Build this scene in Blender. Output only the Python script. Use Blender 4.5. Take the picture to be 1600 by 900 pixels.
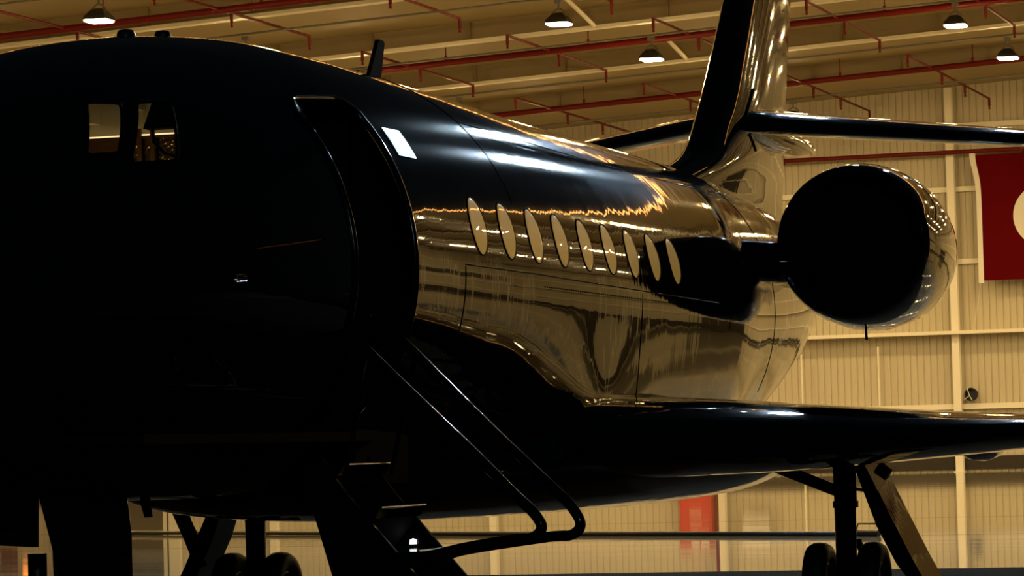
import bpy, math
import numpy as np
from mathutils import Vector, Matrix
PI = math.pi
SC = bpy.context.scene
for _o in list(bpy.data.objects):
    bpy.data.objects.remove(_o)

# ------------------------------------------------------------------ camera
CAM = (7.798, -19.5264, 1.4395); YAW = .307; PIT = .0471; ROL = .0266; FPX = 5290.0
cd = bpy.data.cameras.new('camera'); cam = bpy.data.objects.new('camera', cd); SC.collection.objects.link(cam)
cd.sensor_fit = 'HORIZONTAL'; cd.sensor_width = 36.0; cd.lens = FPX / 1600 * 36.0; cd.clip_end = 600
_F = Vector((-math.sin(YAW) * math.cos(PIT), math.cos(YAW) * math.cos(PIT), math.sin(PIT)))
_R = Vector((math.cos(YAW), math.sin(YAW), 0)); _U = _R.cross(_F)
_R2 = _R * math.cos(ROL) - _U * math.sin(ROL); _U2 = _R * math.sin(ROL) + _U * math.cos(ROL)
cam.matrix_world = Matrix(((_R2.x, _U2.x, -_F.x, CAM[0]), (_R2.y, _U2.y, -_F.y, CAM[1]), (_R2.z, _U2.z, -_F.z, CAM[2]), (0, 0, 0, 1)))
SC.camera = cam
# ------------------------------------------------------------------ night sky, exposure
w = bpy.data.worlds.new('night'); SC.world = w; w.use_nodes = True
w.node_tree.nodes['Background'].inputs[0].default_value = (.0012, .0026, .0036, 1)
w.node_tree.nodes['Background'].inputs[1].default_value = 1.0
vs = SC.view_settings; vs.view_transform = 'Standard'; vs.look = 'None'; vs.exposure = 0.0; vs.gamma = 1.0; vs.use_curve_mapping = False
LAMP_L = 430.0      # radiance of the hangar lamps
FLOOD_L = 2600.0    # radiance of the two floodlights above the hangar door
WARM = (1.0, .70, .30)
COOL = (.60, .82, 1.0)

# ------------------------------------------------------------------ helpers
class MB:
    def __init__(s): s.v = []; s.f = []
    def add(s, v, f):
        n = len(s.v); s.v += [tuple(map(float, p)) for p in v]; s.f += [tuple(i + n for i in q) for q in f]; return s
    def box(s, a, b):
        x0, y0, z0 = a; x1, y1, z1 = b
        return s.add([(x0,y0,z0),(x1,y0,z0),(x1,y1,z0),(x0,y1,z0),(x0,y0,z1),(x1,y0,z1),(x1,y1,z1),(x0,y1,z1)],
                     [(0,3,2,1),(4,5,6,7),(0,1,5,4),(1,2,6,5),(2,3,7,6),(3,0,4,7)])
    def hexa(s, p8):   # 4 bottom, 4 top
        return s.add(p8, [(0,3,2,1),(4,5,6,7),(0,1,5,4),(1,2,6,5),(2,3,7,6),(3,0,4,7)])
    def prism(s, pts, axis, a, b):   # polygon in the two other axes, swept along axis from a to b
        def P(p, c):
            q = list(p); q.insert(axis, c); return tuple(q)
        n = len(pts); v = [P(p, a) for p in pts] + [P(p, b) for p in pts]
        return s.add(v, [tuple(range(n))[::-1], tuple(range(n, 2*n))] + [(i, (i+1) % n, (i+1) % n + n, i + n) for i in range(n)])
    def tube(s, pts, r, n=10, caps=True):
        pts = [Vector(p) for p in pts]; rr = r if hasattr(r, '__len__') else [r] * len(pts)
        rings = []; up = Vector((.13, .21, .97))
        for i, p in enumerate(pts):
            d = (pts[min(i+1, len(pts)-1)] - pts[max(i-1, 0)]).normalized()
            a = up - d * up.dot(d)
            if a.length < 1e-3: a = Vector((1, 0, 0)) - d * d.x
            a.normalize(); b = d.cross(a); up = a
            rings.append([p + (a * math.cos(2*PI*k/n) + b * math.sin(2*PI*k/n)) * rr[i] for k in range(n)])
        v = [q for ring in rings for q in ring]; f = []
        for i in range(len(pts)-1):
            for k in range(n): f.append((i*n+k, i*n+(k+1) % n, (i+1)*n+(k+1) % n, (i+1)*n+k))
        if caps: f += [tuple(range(n))[::-1], tuple(range((len(pts)-1)*n, len(pts)*n))]
        return s.add(v, f)
    def lathe(s, prof, c, axis=1, n=48, closed=False):   # prof: (along, radius)
        v = []
        for a, r in prof:
            for k in range(n):
                u = 2*PI*k/n; p = [r*math.cos(u), r*math.sin(u)]; p.insert(axis, a); v.append((p[0]+c[0], p[1]+c[1], p[2]+c[2]))
        m = len(prof); f = []
        for i in range(m if closed else m-1):
            for k in range(n): f.append((i*n+k, ((i+1) % m)*n+k, ((i+1) % m)*n+(k+1) % n, i*n+(k+1) % n))
        return s.add(v, f)
    def grid(s, P, wrap=False):      # P: array (m, n, 3)
        m, n = P.shape[:2]; f = []
        for i in range(m-1):
            for k in range(n if wrap else n-1): f.append((i*n+k, i*n+(k+1) % n, (i+1)*n+(k+1) % n, (i+1)*n+k))
        return s.add(P.reshape(-1, 3), f)
    def mesh(s, name, smooth=False, sharp=None):
        m = bpy.data.meshes.new(name); m.from_pydata(s.v, [], s.f); m.update()
        if smooth:
            m.polygons.foreach_set('use_smooth', [True] * len(m.polygons))
            if sharp: m.set_sharp_from_angle(angle=math.radians(sharp))
        return m
def obj(name, mb, mat, parent=None, smooth=False, sharp=None, label=None):
    me = mb if isinstance(mb, bpy.types.Mesh) else mb.mesh(name, smooth, sharp)
    if mat is not None and len(me.materials) == 0: me.materials.append(mat)
    o = bpy.data.objects.new(name, me); SC.collection.objects.link(o)
    if parent is not None:
        o.parent = parent
    if label: o['label'] = label
    return o
def fix_normals(o):
    import bmesh
    b = bmesh.new(); b.from_mesh(o.data); bmesh.ops.recalc_face_normals(b, faces=b.faces); b.to_mesh(o.data); b.free()
def empty(name, loc=(0, 0, 0)):
    o = bpy.data.objects.new(name, None); SC.collection.objects.link(o); o.location = loc; o.empty_display_size = .2; return o
def tag(o, label, cat, group=None):
    o['label'] = label; o['category'] = cat
    if group: o['group'] = group
    return o
def struct(o, label=None):
    o['kind'] = 'structure'
    if label: o['label'] = label
    return o

# ------------------------------------------------------------------ materials
def mat(name, col, rough=.5, spec=.5, metal=0.0, coat=0.0, coat_rough=.03, ior=1.5, noise=None, bump=None, emit=None):
    m = bpy.data.materials.new(name); m.use_nodes = True; nt = m.node_tree; b = nt.nodes['Principled BSDF']
    b.inputs['Base Color'].default_value = (*col, 1); b.inputs['Roughness'].default_value = rough; b.inputs['Metallic'].default_value = metal
    b.inputs['IOR'].default_value = ior; b.inputs['Specular IOR Level'].default_value = spec; b.inputs['Coat Weight'].default_value = coat; b.inputs['Coat IOR'].default_value = 1.39; b.inputs['Coat Roughness'].default_value = coat_rough
    if emit: b.inputs['Emission Color'].default_value = (*emit[0], 1); b.inputs['Emission Strength'].default_value = emit[1]
    tc = nt.nodes.new('ShaderNodeTexCoord')
    if noise:      # (scale vec3, detail, amount)
        mp = nt.nodes.new('ShaderNodeMapping'); mp.inputs['Scale'].default_value = noise[0]; nt.links.new(tc.outputs['Object'], mp.inputs[0])
        nz = nt.nodes.new('ShaderNodeTexNoise'); nz.inputs['Scale'].default_value = 1; nz.inputs['Detail'].default_value = noise[1]; nt.links.new(mp.outputs[0], nz.inputs[0])
        mx = nt.nodes.new('ShaderNodeMix'); mx.data_type = 'RGBA'
        mx.inputs['A'].default_value = (*[c * (1 - noise[2]) for c in col], 1); mx.inputs['B'].default_value = (*[min(1, c * (1 + noise[2])) for c in col], 1)
        nt.links.new(nz.outputs[0], mx.inputs['Factor']); nt.links.new(mx.outputs['Result'], b.inputs['Base Color'])
    if bump:       # list of (scale vec3, distance, detail)
        prev = None
        for scv, dist, det in bump:
            mp = nt.nodes.new('ShaderNodeMapping'); mp.inputs['Scale'].default_value = scv; nt.links.new(tc.outputs['Object'], mp.inputs[0])
            nz = nt.nodes.new('ShaderNodeTexNoise'); nz.inputs['Scale'].default_value = 1; nz.inputs['Detail'].default_value = det; nt.links.new(mp.outputs[0], nz.inputs[0])
            bp = nt.nodes.new('ShaderNodeBump'); bp.inputs['Strength'].default_value = 1; bp.inputs['Distance'].default_value = dist; nt.links.new(nz.outputs[0], bp.inputs['Height'])
            if prev: nt.links.new(prev.outputs[0], bp.inputs['Normal'])
            prev = bp
        nt.links.new(prev.outputs[0], b.inputs['Normal'])
        if coat: nt.links.new(prev.outputs[0], b.inputs['Coat Normal'])
    return m
M = {}
M['paint'] = mat('black_paint', (.003, .0032, .004), rough=.075, spec=.010, coat=1, coat_rough=.008, bump=[((1.3, 2.4, 1.3), .0026, 1), ((.7, 11, .7), .00045, 2), ((2.5, 38, 2.5), .00007, 1)])
M['blackgloss'] = mat('black_gloss', (.003, .003, .003), rough=.12, spec=.12)
M['rubber'] = mat('tyre_rubber', (.006, .006, .006), rough=.6, spec=.2)
M['darkmetal'] = mat('dark_metal', (.02, .02, .022), rough=.4, metal=.6)
M['steel'] = mat('gear_steel', (.10, .10, .11), rough=.3, metal=1.0)
M['cardwhite'] = mat('white_sheet', (.80, .84, .84), rough=.38, noise=((6, 6, 6), 2, .06))
M['shade'] = mat('glowing_window_shade', (.02, .014, .006), rough=.5, coat=1, coat_rough=.01, bump=[((6, 9, 6), .0004, 1)], emit=((1.0, .55, .09), .20))  # emission in the pane stands for cabin light behind the shades
M['seam'] = mat('panel_gap', (.002, .002, .002), rough=.7, spec=.05)
M['glass'] = None
M['interior'] = mat('cabin_black', (.003, .003, .003), rough=.8, spec=.08)
M['beige'] = mat('cabin_beige', (.50, .42, .27), rough=.5)
M['gold'] = mat('cabin_gold', (.34, .22, .07), rough=.25, metal=.7, noise=((38, 38, 38), 1, .85), bump=[((45, 45, 45), .02, 1)])
M['wood'] = mat('cabin_wood', (.22, .10, .035), rough=.3)
M['floor'] = mat('polished_floor', (.20, .17, .115), rough=.035, noise=((.25, .9, 1), 3, .45), bump=[((.05, .5, 1), .0028, 2), ((.08, 3.2, 1), .0011, 3)])
M['apron'] = mat('apron_concrete', (.038, .034, .027), rough=1.0, spec=0.0, noise=((.5, .5, .5), 5, .3))
M['cladding'] = mat('wall_cladding', (.54, .48, .35), rough=.55, noise=((.3, .3, .12), 3, .08))
M['cream'] = mat('cream_steel', (.86, .80, .66), rough=.5)
M['deck'] = mat('roof_deck', (.34, .265, .135), rough=.7, noise=((.2, .2, .2), 2, .08))
M['web'] = mat('rafter_web', (.28, .21, .105), rough=.6)
M['red'] = mat('red_pipe', (.13, .004, .003), rough=.5, spec=.25)
M['grey'] = mat('grey_conduit', (.16, .15, .13), rough=.5)
M['housing'] = mat('lamp_housing', (.02, .018, .014), rough=.5)
M['lens'] = mat('lamp_lens', (.8, .8, .8), rough=.3, emit=(WARM, LAMP_L))
M['flood'] = mat('flood_lens', (.8, .8, .8), rough=.3, emit=(COOL, FLOOD_L))
M['mast'] = mat('mast_lens', (.8, .8, .8), rough=.3, emit=(COOL, 1500.0))
M['orange'] = mat('orange_tube', (.8, .4, .1), rough=.3, emit=((1.0, .42, .10), 7.0))
M['dimred'] = mat('red_tube', (.5, .1, .05), rough=.3, emit=((1.0, .22, .08), .5))
M['beacon'] = mat('beacon_orange', (.8, .2, .02), rough=.3, emit=((1.0, .28, .04), 3.0))
M['stepglow'] = mat('step_glow', (.9, .9, .9), rough=.3, emit=((.95, 1.0, .95), 3.0))
M['cabinlight'] = mat('cabin_light', (.9, .8, .6), rough=.3, emit=((1.0, .76, .36), 1.5))
M['fillglow'] = mat('fill_glow', (.9, .8, .6), rough=.3, emit=((1.0, .76, .40), 14.0))  # glow of the added fill lamp under the gold panel
M['facade'] = mat('facade_panel', (.06, .065, .075), rough=.5)
M['flagred'] = mat('flag_red', (.10, .0004, .0018), rough=.85, spec=.08)
M['flagwhite'] = mat('flag_white', (.80, .76, .68), rough=.8)
M['signred'] = mat('cabinet_red', (.55, .035, .025), rough=.4)
M['signwhite'] = mat('label_white', (.8, .77, .7), rough=.5)
M['doordark'] = mat('dark_door', (.03, .024, .016), rough=.3)
M['hose'] = mat('black_hose', (.006, .006, .006), rough=.5)
def glass():
    m = bpy.data.materials.new('cockpit_glass'); m.use_nodes = True; nt = m.node_tree; nt.nodes.remove(nt.nodes['Principled BSDF'])
    out = nt.nodes['Material Output']; tr = nt.nodes.new('ShaderNodeBsdfTransparent'); tr.inputs[0].default_value = (.86, .88, .86, 1)
    gl = nt.nodes.new('ShaderNodeBsdfGlossy'); gl.inputs['Roughness'].default_value = .01
    fr = nt.nodes.new('ShaderNodeFresnel'); fr.inputs[0].default_value = 1.5; mx = nt.nodes.new('ShaderNodeMixShader')
    nt.links.new(fr.outputs[0], mx.inputs[0]); nt.links.new(tr.outputs[0], mx.inputs[1]); nt.links.new(gl.outputs[0], mx.inputs[2]); nt.links.new(mx.outputs[0], out.inputs[0])
    return m
M['glass'] = glass()

# ------------------------------------------------------------------ the hangar (Y runs into it, X to the right, metres)
WALL_Y = 115.0; DOOR_Y = 30.6; LEFT = -66.0; RIGHT = 38.0; RIDGE = 8.0; G = .0473; HEAD = 10.12; JAMB_R = 16.0; JAMB_L = -50.0
def roof(x): return 15.53 + G * (x if x < RIDGE else 2 * RIDGE - x)     # underside of the rafters
# floor and apron
ap = struct(obj('apron', MB().box((-140, -70, -.30), (130, 17.2, 0)), M['apron']), 'grey concrete apron in front of the hangar')
fl = struct(empty('floor', (0, 17.9, 0)), 'polished tan hangar floor mirroring the back wall')
joints = [17.2, 29.4, 40.4, 51.3, 61.7, 72, 82.4, 92.9, 103.2, 115.4]
tilt = [.0007, -.0011, .0008, -.0004, .0003, -.0003, .0002, -.0002, .0]
for k in range(len(joints) - 1):
    a, b = joints[k] + .012, joints[k+1] - .012; h = tilt[k] * (b - a) / 2
    sl = MB().hexa([(LEFT, a - 17.9, -.3), (RIGHT, a - 17.9, -.3), (RIGHT, b - 17.9, -.3), (LEFT, b - 17.9, -.3),
                    (LEFT, a - 17.9, -h), (RIGHT, a - 17.9, -h), (RIGHT, b - 17.9, h), (LEFT, b - 17.9, h)])
    obj('floor_slab', sl, M['floor'], fl)
# back wall: corrugated panels per bay, columns, girts
wb = struct(empty('wall_back', (0, WALL_Y, 0)), 'cream corrugated back wall of the hangar')
COLS = [-16.2 + 9.8 * k for k in range(-5, 7)]
def corrugated(wd, ht, pitch=.272, depth=.04):
    n = int(round(wd / pitch)); P = []; pw = wd / n
    for i in range(n):
        x = i * pw
        P += [(x, 0), (x + pw * .80, 0), (x + pw * .83, depth), (x + pw * .97, depth)]
    P.append((wd, 0)); mb = MB()
    v = [(x, y, 0) for x, y in P] + [(x, y, ht) for x, y in P]; n = len(P)
    return mb.add(v, [(i, i+1, n+i+1, n+i) for i in range(n-1)])
pm = corrugated(9.8, 19.0).mesh('wall_panel'); pm.materials.append(M['cladding'])
for cx in [COLS[0] - 9.8] + COLS:
    if cx + 9.8 > RIGHT + 12: continue
    o = obj('wall_panel', pm, None, wb); o.location = (cx, 0, 0)
for cx in COLS:
    if cx > RIGHT: continue
    c = MB(); hz = roof(cx) + .6
    c.box((cx - .15, -.52, 0), (cx + .15, -.49, hz)).box((cx - .15, -.20, 0), (cx + .15, -.17, hz)).box((cx - .012, -.49, 0), (cx + .012, -.20, hz))
    c.box((cx - .22, -.6, 0), (cx + .22, -.12, .03))
    obj('column', c, M['cream'], wb)
for z, d, h in ((13.85, .17, .2), (11.3, .17, .2), (8.4, .17, .2), (5.55, .9, .14), (2.6, .24, .22)):
    obj('girt', MB().box((LEFT, -d, z - h/2), (RIGHT, -.046, z + h/2)), M['cream'], wb)
obj('base_kerb', MB().box((LEFT, -.12, .1), (RIGHT, -.046, .62)), M['doordark'], wb)
for x, z0, z1 in ((-22.5, .4, 4.9), (-19.35, .4, 5.1)):
    obj('wall_conduit', MB().tube([(x, -.50, z0), (x, -.50, z1)], .045, 8), M['cream'], wb)
# side walls, front wall with the open doorway
wl = struct(obj('wall_left', MB().box((LEFT - .2, DOOR_Y, 0), (LEFT, WALL_Y + .1, 18)), M['cladding']), 'plain side wall at the left of the hangar')
wr = struct(empty('wall_right', (RIGHT, 0, 0)), 'corrugated side wall at the right of the hangar')
obj('wall_panel', MB().box((0, DOOR_Y, 0), (.2, WALL_Y + .1, 18)), M['cladding'], wr)
for k in range(9):
    y = 41 + 10.35 * k
    if y < WALL_Y - 1: obj('column', MB().box((-.4, y - .15, 0), (0, y + .15, roof(RIGHT) + .6)), M['cream'], wr)
obj('streak_band', MB().box((-.06, DOOR_Y + 4, 6.4), (-.01, WALL_Y - 3, 7.9)), M['doordark'], wr)  # unseen dark band added to draw a dark line in the hull reflection
obj('streak_strip', MB().box((-.08, DOOR_Y + 1, 0), (-.01, WALL_Y - 1, 1.3)), M['doordark'], wr)  # unseen dark strip added for more dark streaks mirrored in the hull
for z in (2.6, 5.55, 8.4, 11.3): obj('girt', MB().box((-.2, DOOR_Y, z - .1), (0, WALL_Y, z + .1)), M['cream'], wr)
wf = struct(empty('wall_front', (0, DOOR_Y, 0)), 'dark front wall of the hangar above the open doorway')
obj('door_header', MB().box((LEFT, -.2, HEAD), (RIGHT, .2, 19)), M['facade'], wf)
obj('door_jamb', MB().box((JAMB_R, -.2, 0), (RIGHT, .2, HEAD)), M['facade'], wf)
obj('door_jamb', MB().box((LEFT, -.2, 0), (JAMB_L, .2, HEAD)), M['facade'], wf)
# ceiling: deck, rafters, braces
ce = struct(empty('ceiling', (0, DOOR_Y, 15.5)), 'low-pitched hangar ceiling with deep cream rafters')
def loc(p): return (p[0], p[1] - DOOR_Y, p[2] - 15.5)
RAF = [41.0, 51.3, 61.7, 72.0, 82.35, 92.9, 103.1]
edges = [DOOR_Y] + RAF + [WALL_Y + .1]
for a, b in zip(edges[:-1], edges[1:]):
    for x0, x1 in ((LEFT, RIDGE), (RIDGE, RIGHT)):
        z0, z1 = roof(x0) + .68, roof(x1) + .68
        obj('roof_panel', MB().hexa([loc(p) for p in ((x0, a, z0), (x1, a, z1), (x1, b, z1), (x0, b, z0), (x0, a, z0 + .2), (x1, a, z1 + .2), (x1, b, z1 + .2), (x0, b, z0 + .2))]), M['deck'], ce)
for y in RAF:
    for x0, x1 in ((LEFT, RIDGE), (RIDGE, RIGHT)):
        z0, z1 = roof(x0), roof(x1)
        def beam(ya, yb, da, db): return MB().hexa([loc(p) for p in ((x0, ya, z0 + da), (x1, ya, z1 + da), (x1, yb, z1 + da), (x0, yb, z0 + da), (x0, ya, z0 + db), (x1, ya, z1 + db), (x1, yb, z1 + db), (x0, yb, z0 + db))])
        rf = obj('rafter', beam(y - .03, y + .03, .09, .68), M['web'], ce)
        obj('flange', beam(y - .20, y + .20, 0, .10), M['cream'], rf)
        st = MB(); x = x0 + 1.1
        while x < x1:
            z = roof(x); st.box(loc((x - .012, y - .16, z + .1)), loc((x + .012, y - .03, z + .68))); x += 3.27
        obj('stiffeners', st, M['web'], rf)
for (x, y) in ((-21.6, 79.2), (-21.4, 89.9)):
    z = roof(x)
    obj('brace', MB().tube([loc((x, y, z + .68)), loc((x + .12, y + 2.9, z + .08))], .07, 8), M['cream'], ce)
# ------------------------------------------------------------------ lamps
def lamp_meshes():
    a = MB(); r0, r1, r2 = .31, .34, .17     # tapered housing, finned top, bracket
    for (ra, za), (rb, zb) in (((r1, .0), (r0, .10)), ((r0, .10), (r2, .27)), ((r2, .27), (.11, .31))):
        a.hexa([(-ra, -ra, za), (ra, -ra, za), (ra, ra, za), (-ra, ra, za), (-rb, -rb, zb), (rb, -rb, zb), (rb, rb, zb), (-rb, rb, zb)])
    b = MB().tube([(-.2, 0, .2), (-.18, 0, .34), (-.06, 0, .43), (.06, 0, .43), (.18, 0, .34), (.2, 0, .2)], .022, 8)
    b.tube([(0, 0, .43), (0, 0, .60)], .03, 8).box((-.10, -.10, .58), (.10, .10, .70))
    l = MB(); c = []
    for z, r in ((-.055, .27), (-.045, .31), (0, .32)):
        c.append([(r*sx*(1 if i != 1 else 1), r*sy, z) for i, (sx, sy) in enumerate(((-1,-.9),(-.9,-1),(.9,-1),(1,-.9),(1,.9),(.9,1),(-.9,1),(-1,.9)))])
    v = [p for q in c for p in q]; f = [(0,1,2,3,4,5,6,7)[::-1]]
    for i in range(2):
        for k in range(8): f.append((i*8+k, i*8+(k+1) % 8, (i+1)*8+(k+1) % 8, (i+1)*8+k))
    l.add(v, f)
    ms = [a.mesh('housing'), b.mesh('bracket', True, 50), l.mesh('lens')]
    for m, k in zip(ms, ('housing', 'grey', 'lens')): m.materials.append(M[k])
    return ms
LM = lamp_meshes()
def lamp(x, y, label):
    o = empty('high_bay_lamp', (x, y, roof(x) - (.86 if y < 100 else 1.08))); tag(o, label, 'lamp', 'high-bay lamps under the hangar roof')
    for m in LM: obj(m.name.split('.')[0], m, None, o)
LX = [-20.3 + 9.8 * k for k in range(-2, 6)]; LY = [104.7, 94.4, 84.5, 74.3, 63.8, 53.5, 43.2, 34.5]
NAMED = {(-20.3, 104.7): 'high-bay lamp half hidden behind the tailplane, just right of the fin',
         (-30.1, 63.8): 'bright high-bay lamp above the black nose of the jet, leftmost lamp',
         (-20.3, 74.3): 'high-bay lamp near the top edge left of the tail fin, higher of the two',
         (-20.3, 84.5): 'high-bay lamp just left of the tail fin, lower of the two',
         (-10.5, 84.5): 'high-bay lamp at top right, higher and larger of the two right of the fin',
         (-10.5, 94.4): 'high-bay lamp near the right edge overlapping a red pipe, lowest lamp at right'}
for x in LX:
    for y in LY:
        key = (round(x, 1), y)
        lamp(x, y, NAMED.get(key, 'high-bay hangar lamp out of direct view, seen only as a glint in the black paint'))
for i, y in enumerate(LY):
    where = ['nearest the back wall', 'second from the back wall', 'third from the back wall', 'fourth from the back wall', 'fifth from the back wall'][i] if i < 5 else None
    if where is None: continue
    pts = [(x, y, roof(x) - (.09 if y < 100 else .31)) for x in (LEFT + .1, RIDGE)]
    tag(obj('conduit', MB().tube(pts, .035, 6), M['grey']), 'thin grey conduit carrying the row of lamps, ' + where, 'conduit', 'conduits under the roof')
# ------------------------------------------------------------------ red sprinkler pipes
def sprinkler(y, off, r, bx, ya, yb, label, drops):
    t = empty('sprinkler_pipe', (0, y, roof(0) + off)); tag(t, label, 'pipe', 'red sprinkler pipes'); o = t.location
    L = lambda p: (p[0] - o[0], p[1] - o[1], p[2] - o[2])
    obj('main_pipe', MB().tube([L((x, y, roof(x) + off)) for x in (LEFT + .1, RIDGE, RIGHT - .1)], r, 12), M['red'], t, True, 60)
    x = -62.0
    while x < RIGHT - 1:
        obj('hanger_rod', MB().tube([L((x, y, roof(x) + off + r - .01)), L((x, y, roof(x) + off + r + .14)), L((x, y, roof(x) + off + r + .15)), L((x, y, roof(x) + .68))], [.05, .05, .02, .02], 6), M['red'], t); x += 4.9
    for x in bx:
        z = roof(x) + off + .02
        b = obj('branch_pipe', MB().tube([L((x, y + ya, z)), L((x, y + yb, z))], .045, 8), M['red'], t, True, 60)
        for d in drops:
            obj('sprinkler_head', MB().tube([L((x, y + d, z + .03)), L((x, y + d, z - .30)), L((x, y + d, z - .31)), L((x, y + d, z - .42))], [.05, .05, .03, .045], 8), M['red'], b, True, 60)
BX = [-33.8 - 4.85*2, -33.8 - 4.85, -33.8, -28.95, -24.1, -19.35, -14.5, -9.95, -5.1, -.3, 4.5]
sprinkler(69.6, -.05, .105, BX, -4.7, 7.0, 'red sprinkler main crossing the top left corner behind the leftmost lamp', (-4.7, .8, 7.0))
sprinkler(85.9, -.05, .105, BX, -4.6, 6.6, 'long red sprinkler main in the middle of the ceiling, passing behind the fin', (-4.6, 1.0, 6.6))
sprinkler(102.0, -.05, .105, BX, -4.6, 12.3, 'red sprinkler main farthest back, just in front of the last rafter', (-4.6, 2.0, 6.8, 12.3))
wp = empty('wall_pipe', (0, 114.1, 12.73)); tag(wp, 'thin level red pipe along the back wall behind the flag top', 'pipe', 'red sprinkler pipes')
obj('main_pipe', MB().tube([(LEFT + .1, 0, 0), (RIGHT - .1, 0, 0)], .09, 10), M['red'], wp, True, 60)
for k in range(11): obj('clip', MB().box((-62.3 + 9.8*k, -.12, -.12), (-62.2 + 9.8*k, .7, .16)), M['red'], wp)
# ------------------------------------------------------------------ flag on the back wall
fg = empty('flag', (-15.1, 114.0, 7.56)); tag(fg, 'large red flag with white crescent and star hung on the back wall', 'flag')
FH, FWD = 5.0, 7.5
def wave(x, z): return .06*np.sin(x*1.7 + .5*np.sin(z*.7)) * (.3 + .7*np.clip(1 - z/FH, 0, 1)) + .03*np.sin(x*4.1 + z*.4)
def hoist(z): return .22*np.exp(-((FH - z)/.8)**2) * -1.0
def cloth(name, xs, zs, m, off, par, bend=True):
    X, Z = np.meshgrid(xs, zs, indexing='ij'); xx = X + (hoist(Z) * np.clip(1 - X/1.2, 0, 1) if bend else 0); y = wave(X, Z)
    a = np.stack([xx, y - off, Z], -1); b = np.stack([xx, y + .012, Z], -1)
    mb = MB().grid(a); mb.grid(b[::-1])
    return obj(name, mb, m, par, True)
cloth('field', np.linspace(.2, FWD, 90), np.linspace(0, FH, 40), M['flagred'], .0, fg)
cloth('hoist_strip', np.linspace(0, .2, 4), np.linspace(-.1, FH + .08, 40), M['flagwhite'], .004, fg)
def flat_patch(name, ring_o, ring_i, par):     # strip between two outlines on the cloth, slightly proud
    o = np.array(ring_o); i = np.array(ring_i); rows = []
    for k in np.linspace(0, 1, 9):
        p = o*(1-k) + i*k; rows.append(np.stack([p[:,0], wave(p[:,0], p[:,1]) - .012, p[:,1]], -1))
    return obj(name, MB().grid(np.array(rows), wrap=True), M['flagwhite'], par, True)
cx, cz, ro = .2 + FH*.5, FH*.5, FH*.25; ci, ri = cx + FH*.0625, FH*.2
ths = np.linspace(0, 2*PI, 96, endpoint=False)
# crescent: outer arc and inner arc meeting at the horns
xi = (ro**2 - ri**2 + (ci-cx)**2) / (2*(ci-cx)); ang = math.acos(max(-1, min(1, xi/ro))); hz_ = ro*math.sin(ang); ai = math.atan2(hz_, xi - (ci-cx))
uo = np.linspace(ang, 2*PI-ang, 64); ui = np.linspace(ai, 2*PI-ai, 64)
oo = np.stack([cx + ro*np.cos(uo), cz + ro*np.sin(uo)], -1); ii = np.stack([ci + ri*np.cos(ui), cz + ri*np.sin(ui)], -1)
rows = [];
for k in np.linspace(0, 1, 9):
    p = oo*(1-k) + ii*k; rows.append(np.stack([p[:,0], wave(p[:,0], p[:,1]) - .012, p[:,1]], -1))
obj('crescent', MB().grid(np.array(rows)), M['flagwhite'], fg, True)
sx, sr = cx + FH*.25 + FH*.04 + .3, FH*.125
star = [(sx + (sr if k % 2 == 0 else sr*.382)*math.cos(PI + k*PI/5), cz + (sr if k % 2 == 0 else sr*.382)*math.sin(PI + k*PI/5)) for k in range(10)]
flat_patch('star', star, [(sx, cz)]*10, fg)
obj('tie_cord', MB().tube([(.08, 0, -.1), (-.1, .2, -.9), (-.42, .7, -2.0)], .012, 5), M['flagwhite'], fg)
# ------------------------------------------------------------------ things along the back wall
fan = empty('wall_fan', (-15.65, 114.55, 3.07)); tag(fan, 'round black fan on the back wall beside a cream column', 'fan')
obj('fan_drum', MB().lathe([(.22, .0), (.22, .25), (-.05, .27), (-.07, .25), (-.07, .22), (.14, .21), (.14, .0)], (0, 0, 0), 1, 28), M['hose'], fan, True, 40)
obj('bracket', MB().tube([(-.26, -.12, -.2), (-.05, -.12, -.05), (-.14, -.12, .27)], .016, 6).tube([(-.05, -.12, -.05), (.06, -.12, -.24)], .016, 6), M['cream'], fan)
def cabinet(name, x0, x1, z0, z1, d, label, cat, m, extra):
    c = empty(name, ((x0+x1)/2, 114.45, z0)); tag(c, label, cat); hw = (x1-x0)/2
    obj('body', MB().box((-hw, -d/2, 0), (hw, d/2, z1-z0)), m, c)
    obj('door_frame', MB().box((-hw+.05, -d/2-.02, .06), (-hw+.1, -d/2, z1-z0-.06)).box((hw-.1, -d/2-.02, .06), (hw-.05, -d/2, z1-z0-.06)).box((-hw+.05, -d/2-.02, z1-z0-.1), (hw-.05, -d/2, z1-z0-.05)).box((-hw+.05, -d/2-.02, .05), (hw-.05, -d/2, .1)), m, c)
    for (a, b, e, f_, mm) in extra: obj('label_plate', MB().box((a, -d/2-.03, e), (b, -d/2, f_)), M[mm], c)
    return c
cabinet('fire_cabinet', -27.7, -26.35, .12, 2.95, .5, 'tall red fire cabinet at the wall, seen mirrored in the floor beneath the wing', 'cabinet', M['signred'], [(-.2, .15, 2.2, 2.68, 'signwhite'), (.2, .55, 2.2, 2.68, 'signwhite'), (-.25, .25, 1.35, 1.45, 'signwhite')])
cabinet('electrical_cabinet', -25.1, -24.0, 1.75, 2.9, .35, 'white wall box at the wall, mirrored in the floor right of the red cabinet', 'cabinet', M['signwhite'], [])
cabinet('red_cabinet', -60.6, -57.65, 2.1, 3.6, .5, 'dim red box whose mirror image shows at the bottom left corner', 'cabinet', M['flagred'], [(.3, .95, .6, .85, 'signwhite')])
rz = empty('fire_riser', (-26.05, 113.9, 0)); tag(rz, 'upright red fire pipe beside the red fire cabinet', 'pipe')
obj('pipe', MB().tube([(0, 0, 0), (0, 0, 12.6)], .07, 10), M['red'], rz, True, 60)
obj('flange_ring', MB().tube([(0, 0, 0), (0, 0, .05)], .13, 10), M['red'], rz)
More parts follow.
